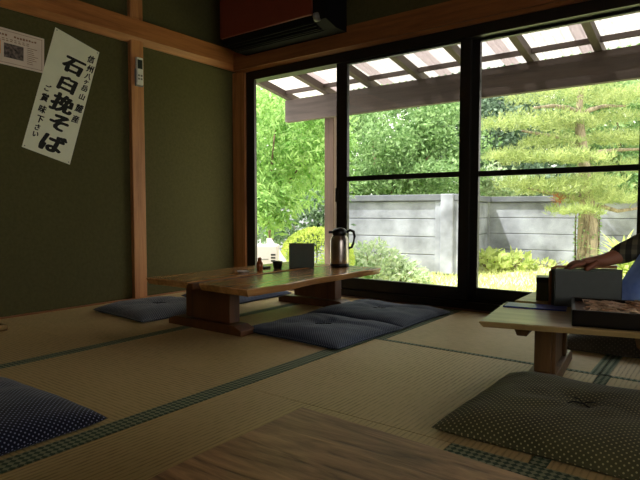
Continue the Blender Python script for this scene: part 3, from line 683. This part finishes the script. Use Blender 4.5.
# white unit by the feathery tree
u0 = base(267.5, 5.9); ub = thing('outdoor_unit', 'white outdoor unit with dark slots, seen behind the sauce bottle', 'outdoor unit', u0, YAW)
MB().box((-.135, 0, .04), (.115, .2, .668), .02).build('case', M['shell'], ub)
for z in (.552, .519, .486): MB().box((.035, -.004, z), (.085, .012, z+.018), .003).build('slot', M['black'], ub)
MB().box((-.06, -.003, .505), (.01, .012, .518)).build('slot', M['greyp'], ub)
MB().lathe([(.016, 0), (.016, .01), (.01, .014)], 12, Matrix.Translation((.01, .002, .33)) @ Matrix.Rotation(PI/2, 4, 'X')).build('knob', M['black'], ub)
for x in (-.1, .08): MB().box((x-.02, .02, 0), (x+.02, .18, .045)).build('foot', M['greyp'], ub)
u1 = base(281, 6.3); wp = thing('white_panel', 'white sloping panel leaning behind the slotted outdoor unit', 'panel', u1, YAW)
MB().prism([(-.17, 0), (.1, 0), (.1, .44), (.06, .46), (-.12, .72), (-.17, .72)], -.012, .012, .004, Matrix.Rotation(PI/2-.1, 4, 'X')).build('sheet', M['white'], wp)
# clipped golden bush
c = P(317, 252, 6.6); bsh = thing('clipped_bush', 'round clipped golden-green bush behind the veranda post', 'bush', (c.x, c.y, g))
mb = MB()
for i in range(5200):
    v = rdir(.15); r = .43+.012*noise.noise(v*4)
    p = Vector((v.x*r, v.y*r, .45+v.z*r*.86))
    if p.z < 0: continue
    mb.leaf(p, (v+rdir(0)*.8).normalized(), rdir(), rnd.uniform(.025, .045), .022)
mb.build('foliage', F['gold'], bsh)
tk = MB()
for k in range(5): tk.tube([(0, 0, 0), (.12*math.cos(k*1.26), .12*math.sin(k*1.26), .25), (.26*math.cos(k*1.26), .26*math.sin(k*1.26), .55)], [.02, .014, .006], 6)
tk.build('stem', M['twig'], bsh)
# leafy clumps by the fence
def clump(name, label, px, d, R, n, L_, W, mat, up=.5, group=None):
    b_ = base(px, d); o = thing(name, label, 'plant', b_, 0, group); mb = MB(); st = MB()
    for i in range(n):
        a = rnd.uniform(0, 6.28); q = rnd.random()**.5; hgt = R[1]*(1-q*q*.7)*rnd.uniform(.35, 1)
        mb.leaf(Vector((R[0]*q*math.cos(a), R[0]*q*math.sin(a), hgt)), (Vector((math.cos(a), math.sin(a), 0))*.7+rdir(up)).normalized(), rdir(.8), L_*rnd.uniform(.6, 1.3), W*rnd.uniform(.7, 1.2))
    for k in range(10):
        a = k*.63; st.tube([(0, 0, -.02), (R[0]*.35*math.cos(a), R[0]*.35*math.sin(a), R[1]*.4), (R[0]*.6*math.cos(a), R[0]*.6*math.sin(a), R[1]*.75)], [.008, .006, .003], 5)
    mb.build('foliage', mat, o); st.build('stem', M['twig'], o)
    return o
clump('variegated_plant', 'pale variegated plant before the fence, right of the steel flask', 372, 7.8, (.55, .62), 900, .11, .055, F['pale'])
clump('variegated_plant', 'lower pale variegated plant before the fence, further from the flask', 402, 7.7, (.38, .36), 460, .1, .05, F['pale'])
clump('leafy_plant', 'green leafy plant behind the flask handle, before the fence', 345, 7.9, (.45, .55), 700, .1, .05, F['fresh'])
clump('hosta_plant', 'broad-leaved plant at the fence corner, right of the middle stile', 488, 9.6, (.34, .34), 200, .17, .1, F['lime'])
clump('hosta_plant', 'broad-leaved plant second from the middle stile, before the fence', 513, 9.7, (.34, .28), 190, .16, .1, F['lime'])
clump('ground_plant', 'low yellowish plant under the far fence, left of the pine trunk', 548, 10.0, (.4, .13), 160, .1, .05, F['lime'])
# strap-leaved plant
b_ = base(628, 7.4); sp = thing('strap_leaf_plant', 'bright strap-leaved plant beside the pine, above the sleeve', 'plant', b_); mb = MB()
for i in range(170):
    a = rnd.uniform(0, 6.28); e = rnd.uniform(.25, 1.3); d_ = Vector((math.cos(a)*math.cos(e), math.sin(a)*math.cos(e), math.sin(e))); ln = rnd.uniform(.4, .7)
    p0 = Vector((rnd.uniform(-.1, .1), rnd.uniform(-.1, .1), rnd.uniform(.1, .4))); sd = d_.cross(Vector((0, 0, 1))).normalized()
    pts = [p0+d_*ln*s-Vector((0, 0, .28*s*s*ln)) for s in (0, .35, .7, 1)]; ws = [.012, .026, .02, .001]
    vs = []
    for p, w in zip(pts, ws): vs += [p-sd*w, p+sd*w]
    mb.add(vs, [(0, 1, 3, 2), (2, 3, 5, 4), (4, 5, 7, 6)])
mb.build('foliage', F['lime'], sp)
MB().tube([(0, 0, -.02), (.02, 0, .2), (0, .02, .4)], [.05, .045, .03], 8).build('stem', M['twig'], sp)
# pine
pd = 8.7
pb = Vector(base(587, pd)); pn = thing('pine_tree', 'garden pine with layered needle pads in front of the concrete fence', 'tree', pb)
q = lambda px, py, d=pd: P(px, py, d)-pb
tk = MB(); tk.tube([(0, 0, -.05), q(587, 262), q(588, 225), q(586, 190), q(584, 165), q(581, 140), q(579, 118), q(580, 98), q(583, 80)], [.17, .16, .15, .1, .09, .08, .065, .05, .03], 12)
tk.build('trunk', M['bark'], pn)
br = [[q(584, 162), q(574, 146), q(566, 138), q(545, 135, 8.5), q(522, 131, 8.4)], [q(584, 160), q(600, 152), q(616, 150, 8.9), q(640, 149, 9)], [q(580, 116), q(590, 110), q(604, 106, 8.9), q(625, 106, 9.1)],
      [q(580, 114), q(568, 108), q(552, 106, 8.4), q(534, 108, 8.3)], [q(587, 208), q(600, 206), q(618, 211, 8.6), q(640, 208, 8.8)], [q(586, 200), q(566, 196), q(545, 192, 8.5), q(528, 188, 8.4)]]
for b1 in br: MB().tube(b1, [.05-.04*i/len(b1) for i in range(len(b1))], 7).build('branch', M['bark'], pn)
pads = [(548, 121, 8.5, .62, .13), (512, 124, 8.3, .5, .12), (570, 126, 8.9, .5, .12), (614, 140, 8.9, .6, .13), (645, 138, 9, .6, .14), (606, 98, 8.9, .6, .14), (638, 97, 9.1, .6, .16), (545, 97, 8.4, .62, .15), (578, 86, 8.7, .6, .14), (612, 118, 9.0, .5, .12),
        (538, 158, 8.4, .7, .12), (578, 158, 8.2, .5, .1), (562, 190, 8.5, .75, .14), (532, 184, 8.4, .55, .12), (605, 200, 8.6, .75, .15), (640, 198, 8.8, .7, .15), (590, 182, 8.3, .5, .11), (512, 156, 8.4, .45, .1), (628, 168, 8.9, .55, .12), (550, 142, 8.6, .5, .1), (575, 210, 8.1, .4, .08)]
for px, py, d, R, hz in pads:
    mb = MB(); cc = q(px, py, d)
    for i in range(int(520*R/.5)):
        a = rnd.uniform(0, 6.28); rr = R*rnd.random()**.5
        p = cc+Vector((rr*math.cos(a), rr*math.sin(a), abs(rnd.gauss(0, hz*.75))*(1-.5*rr/R)+.035*math.sin(rr*14+a*3)-.05))
        d_ = rdir(.9)
        for k in range(2): mb.leaf(p, (d_+rdir(0)*.6).normalized(), rdir(), rnd.uniform(.08, .14), .012)
    mb.build('needle_pad', F['pine'], pn)
mb = MB(); cc = q(557, 200, 8.3)
for i in range(60): mb.leaf(cc+rdir(0)*.05, rdir(.2), rdir(), .1, .014)
mb.build('dead_needles', F['rust'], pn)['label'] = 'rust-coloured dead needles'
# vine on the trunk
vn = MB()
for i in range(14):
    a = rnd.uniform(0, 6.28); r = .172
    vn.tube([(r*math.cos(a+z*.5), r*math.sin(a+z*.5), .02+z) for z in (0, .3, .6, .9, 1.1)], .008, 5)
vn.build('vine', M['twig'], pn)
iv = MB()
for i in range(260):
    a = rnd.uniform(0, 6.28); z = rnd.uniform(.05, 1.15); iv.leaf(Vector((.172*math.cos(a), .172*math.sin(a), z)), (Vector((math.cos(a), math.sin(a), 0))+rdir(-.6)).normalized(), rdir(), .05, .03)
iv.build('ivy', F['mid'], pn)

# ------------------------------------------------------------------ person kneeling at the right table
pr = thing('person', 'person in plaid shirt and blue apron reaching over the grey menu board', 'person', (.06, 2.74, .05))
PO = Vector((.06, 2.74, .05))
def skin_mesh(name, pts, edges, mat, root=0, sub=2, parent=pr):
    me = bpy.data.meshes.new(name); me.from_pydata([tuple(Vector(p[:3])-PO) for p in pts], edges, []); me.materials.append(mat)
    ob = bpy.data.objects.new(name, me); C.objects.link(ob); ob.parent = parent
    sk = ob.modifiers.new('skin', 'SKIN'); sk.use_smooth_shade = True
    for i, p in enumerate(pts):
        v = me.skin_vertices[0].data[i]; v.radius = (p[3], p[4] if len(p) > 4 else p[3]); v.use_root = (i == root)
    sb = ob.modifiers.new('sub', 'SUBSURF'); sb.levels = sub; sb.render_levels = sub
    return ob
hw = Vector((-.362, 2.205, .418))                                     # wrist
# continuous body: trunk, neck, arms, folded legs
pts = [(.06, 2.78, .22, .13, .12), (.05, 2.66, .38, .125, .1), (.04, 2.54, .54, .13, .105), (.03, 2.47, .66, .12, .09), (.03, 2.43, .72, .055), (.02, 2.38, .78, .05),
       (-.12, 2.45, .65, .062), (-.19, 2.36, .505, .046), (-.275, 2.275, .455, .036), (hw.x, hw.y, hw.z, .024, .026),
       (.19, 2.46, .64, .062), (.27, 2.36, .47, .046), (.2, 2.30, .36, .034), (.15, 2.27, .31, .026),
       (-.03, 2.74, .17, .085), (-.06, 2.58, .13, .066), (-.06, 2.56, .09, .052), (-.05, 2.80, .08, .04), (-.05, 2.96, .085, .034),
       (.15, 2.74, .17, .085), (.19, 2.58, .13, .066), (.19, 2.56, .09, .052), (.18, 2.80, .08, .04), (.18, 2.96, .085, .034)]
ax = Vector((-.88, -.42, -.10)).normalized(); sd = Vector((-.43, .90, 0)).normalized(); dn = ax.cross(sd).normalized()
if dn.z > 0: dn = -dn
h2 = Vector((.15, 2.27, .31)); ax2 = Vector((-.35, -.6, -.4)).normalized(); sd2 = Vector((.86, -.5, 0)).normalized()
pts += [tuple(hw+ax*.03)+(.03, .02), tuple(hw+ax*.062)+(.034, .016), tuple(hw+ax*.082)+(.033, .014), tuple(h2+ax2*.035)+(.03, .018), tuple(h2+ax2*.075)+(.034, .014)]
ed = [(0, 1), (1, 2), (2, 3), (3, 4), (4, 5), (3, 6), (6, 7), (7, 8), (8, 9), (3, 10), (10, 11), (11, 12), (12, 13), (0, 14), (14, 15), (15, 16), (16, 17), (17, 18), (0, 19), (19, 20), (20, 21), (21, 22), (22, 23), (9, 24), (24, 25), (25, 26), (13, 27), (27, 28)]
body = skin_mesh('body', pts, ed, M['skin'])
# clothes follow the body a little larger
def grow(p, k): return tuple(p[:3])+tuple(r+k for r in p[3:])
sh_i = [0, 1, 2, 3, 6, 7, 8, 10, 11, 12]; mp_ = {o_: i for i, o_ in enumerate(sh_i)}
sp_ = [grow(pts[i], .012) for i in sh_i]
sp_[mp_[8]] = (-.345, 2.222, .426, .034, .036)
skin_mesh('plaid_shirt', sp_, [(mp_[a], mp_[b1]) for a, b1 in ed if a in mp_ and b1 in mp_], M['plaid'])
tr_i = [0, 14, 15, 16, 17, 19, 20, 21, 22]; mp2 = {o_: i for i, o_ in enumerate(tr_i)}
skin_mesh('trousers', [grow(pts[i], .01) for i in tr_i], [(mp2[a], mp2[b1]) for a, b1 in ed if a in mp2 and b1 in mp2], M['trouser'])
# head
hc = Vector((.01, 2.33, .885))-PO
mb = MB(); vs = []; fs = []; nu, nv = 28, 20
for j in range(nv+1):
    th = PI*j/nv
    for i in range(nu):
        ph_ = 2*PI*i/nu; x, y, z = math.sin(th)*math.cos(ph_), math.sin(th)*math.sin(ph_), math.cos(th)
        r = Vector((x*.074*(1-.18*max(0, -z)), y*.092, z*.115)); fr_ = max(0, -y)
        if fr_ > .6:
            r.y -= .022*math.exp(-((x)/.16)**2-((z+.12)/.16)**2)      # nose
            r.y += .008*(math.exp(-((abs(x)-.38)/.16)**2-((z-.12)/.1)**2))  # eye sockets
            r.y -= .006*math.exp(-(x/.3)**2-((z+.48)/.07)**2)         # lips
        vs.append(r)
for j in range(nv):
    for i in range(nu): fs.append((j*nu+i, (j+1)*nu+i, (j+1)*nu+(i+1) % nu, j*nu+(i+1) % nu))
Th = Matrix.Translation(hc) @ Matrix.Rotation(-.35, 4, 'Z') @ Matrix.Rotation(.35, 4, 'X')
mb.add([Th @ v for v in vs], fs, True)
for s in (-1, 1): mb.lathe([(.006, -.008), (.018, -.004), (.02, .002), (.01, .006)], 12, Th @ Matrix.Translation((s*.075, .01, -.005)) @ Matrix.Rotation(PI/2, 4, 'Y') @ Matrix.Scale(1.5, 4, (1, 0, 0)))
hd_ = mb.build('head', M['skin'], pr)
eb = MB(); 
for s in (-1, 1): eb.lathe([(.002, 0), (.009, .002), (.004, .005)], 10, Th @ Matrix.Translation((s*.028, -.083, .014)) @ Matrix.Rotation(PI/2, 4, 'X'))
eb.build('eye', M['ink'], hd_)
mb = MB(); vs = []; fs = []
for j in range(nv+1):
    th = PI*.62*j/nv
    for i in range(nu):
        ph_ = 2*PI*i/nu; x, y, z = math.sin(th)*math.cos(ph_), math.sin(th)*math.sin(ph_), math.cos(th)
        k_ = 1.09+.02*math.sin(ph_*9)
        p = Vector((x*.074*k_, y*.092*k_+.006, z*.115*k_))
        if y < -.25 and z < .45: p = Vector((x*.07, y*.07+.02, max(z, .3)*.1))
        vs.append(p)
for j in range(nv):
    for i in range(nu): fs.append((j*nu+i, (j+1)*nu+i, (j+1)*nu+(i+1) % nu, j*nu+(i+1) % nu))
MB().add([Th @ v for v in vs], fs, True).build('hair', M['hair'], hd_)
# hand resting on the board top: palm and five fingers
for k, (off, ln) in enumerate(((-.03, .074), (-.011, .083), (.009, .077), (.028, .06))):
    a0 = hw+ax*.07+sd*off
    d1 = (ax+sd*off*2+dn*.1).normalized(); d2 = (d1+dn*.55).normalized(); d3 = (d2+dn*.5).normalized()
    p1 = a0+d1*ln*.5; p2 = p1+d2*ln*.3; p3 = p2+d3*ln*.22
    skin_mesh('finger', [tuple(a0)+(.0095,), tuple(p1)+(.009,), tuple(p2)+(.008,), tuple(p3)+(.0065,)], [(0, 1), (1, 2), (2, 3)], M['skin'])
a0 = hw+ax*.025-sd*.022
skin_mesh('thumb', [tuple(a0)+(.012,), tuple(a0+ax*.03-sd*.022+dn*.012)+(.0105,), tuple(a0+ax*.056-sd*.028+dn*.022)+(.009,)], [(0, 1), (1, 2)], M['skin'])
# left hand resting on the table edge
for off, ln in ((-.028, .06), (-.009, .074), (.01, .08), (.028, .07)):
    a0 = h2+ax2*.075+sd2*off; d1 = Vector((ax2.x, ax2.y, -.1)).normalized()
    skin_mesh('finger', [tuple(a0)+(.009,), tuple(a0+d1*ln*.5)+(.0085,), tuple(a0+d1*ln+Vector((0, 0, -.006)))+(.0065,)], [(0, 1), (1, 2)], M['skin'])
a0 = h2+ax2*.025+sd2*.024
skin_mesh('thumb', [tuple(a0)+(.0115,), tuple(a0+ax2*.03+sd2*.02)+(.01,), tuple(a0+ax2*.055+sd2*.026)+(.008,)], [(0, 1), (1, 2)], M['skin'])
# apron: hangs forward from the chest onto the table top
nu, nv = 40, 24; vs = []; fs = []
for j in range(nv+1):
    s = j/nv
    for i in range(nu+1):
        u = i/nu
        xl = -.13-.185*min(1, s/.8)**.8+(.015*(s-.8)*5 if s > .8 else 0)
        xr = .20+.10*min(1, s/.8)**.8
        x = xl+(xr-xl)*u
        z = .655+(.254-.655)*s-.03*(1-s)*(2*u-1)**2
        y = 2.345-.155*math.sin(min(1, s*1.1)*PI/2)+.016*math.sin(u*34+s*2)*(.25+s)
        vs.append(Vector((x, y, z))-PO)
for j in range(nv):
    for i in range(nu): a_ = j*(nu+1)+i; fs.append((a_, a_+1, a_+nu+2, a_+nu+1))
ap = MB().add(vs, fs, True).build('apron', M['apron'], pr)

# low wooden board at the left frame edge
wt = thing('wooden_tray', 'light wooden tray edge lying by the green wall at far left', 'tray', (-2.98, 1.06, 0))
MB().box((-.13, -.2, 0), (.10, .17, .012), .003).build('tray_base', M['table_x'], wt)
mb = MB()
for q_ in (((-.13, -.2), (.10, -.19)), ((-.13, .16), (.10, .17)), ((-.13, -.2), (-.12, .17)), ((.09, -.2), (.10, .17))): mb.box((q_[0][0], q_[0][1], .0), (q_[1][0], q_[1][1], .03), .003)
mb.build('rim', M['table_x'], wt)

# ------------------------------------------------------------------ light
sd_ = bpy.data.lights.new('sun', 'SUN'); sd_.energy = 6.0; sd_.angle = .012; sd_.color = (1, .96, .88)
so_ = bpy.data.objects.new('sun', sd_); C.objects.link(so_)
so_.rotation_euler = Vector((.34, .40, -1)).to_track_quat('-Z', 'Y').to_euler()
w = bpy.data.worlds.new('sky'); SC.world = w; w.use_nodes = True
bg = w.node_tree.nodes['Background']; bg.inputs['Color'].default_value = (1.0, .965, .90, 1); bg.inputs['Strength'].default_value = 2.2
vs_ = SC.view_settings; vs_.view_transform = 'Standard'; vs_.look = 'None'; vs_.gamma = 1; vs_.use_curve_mapping = False; vs_.exposure = 0.72
cy = SC.cycles; cy.use_denoising = True; cy.max_bounces = 10; cy.diffuse_bounces = 6; cy.transparent_max_bounces = 24; cy.sample_clamp_indirect = 6; cy.caustics_reflective = False; cy.caustics_refractive = False
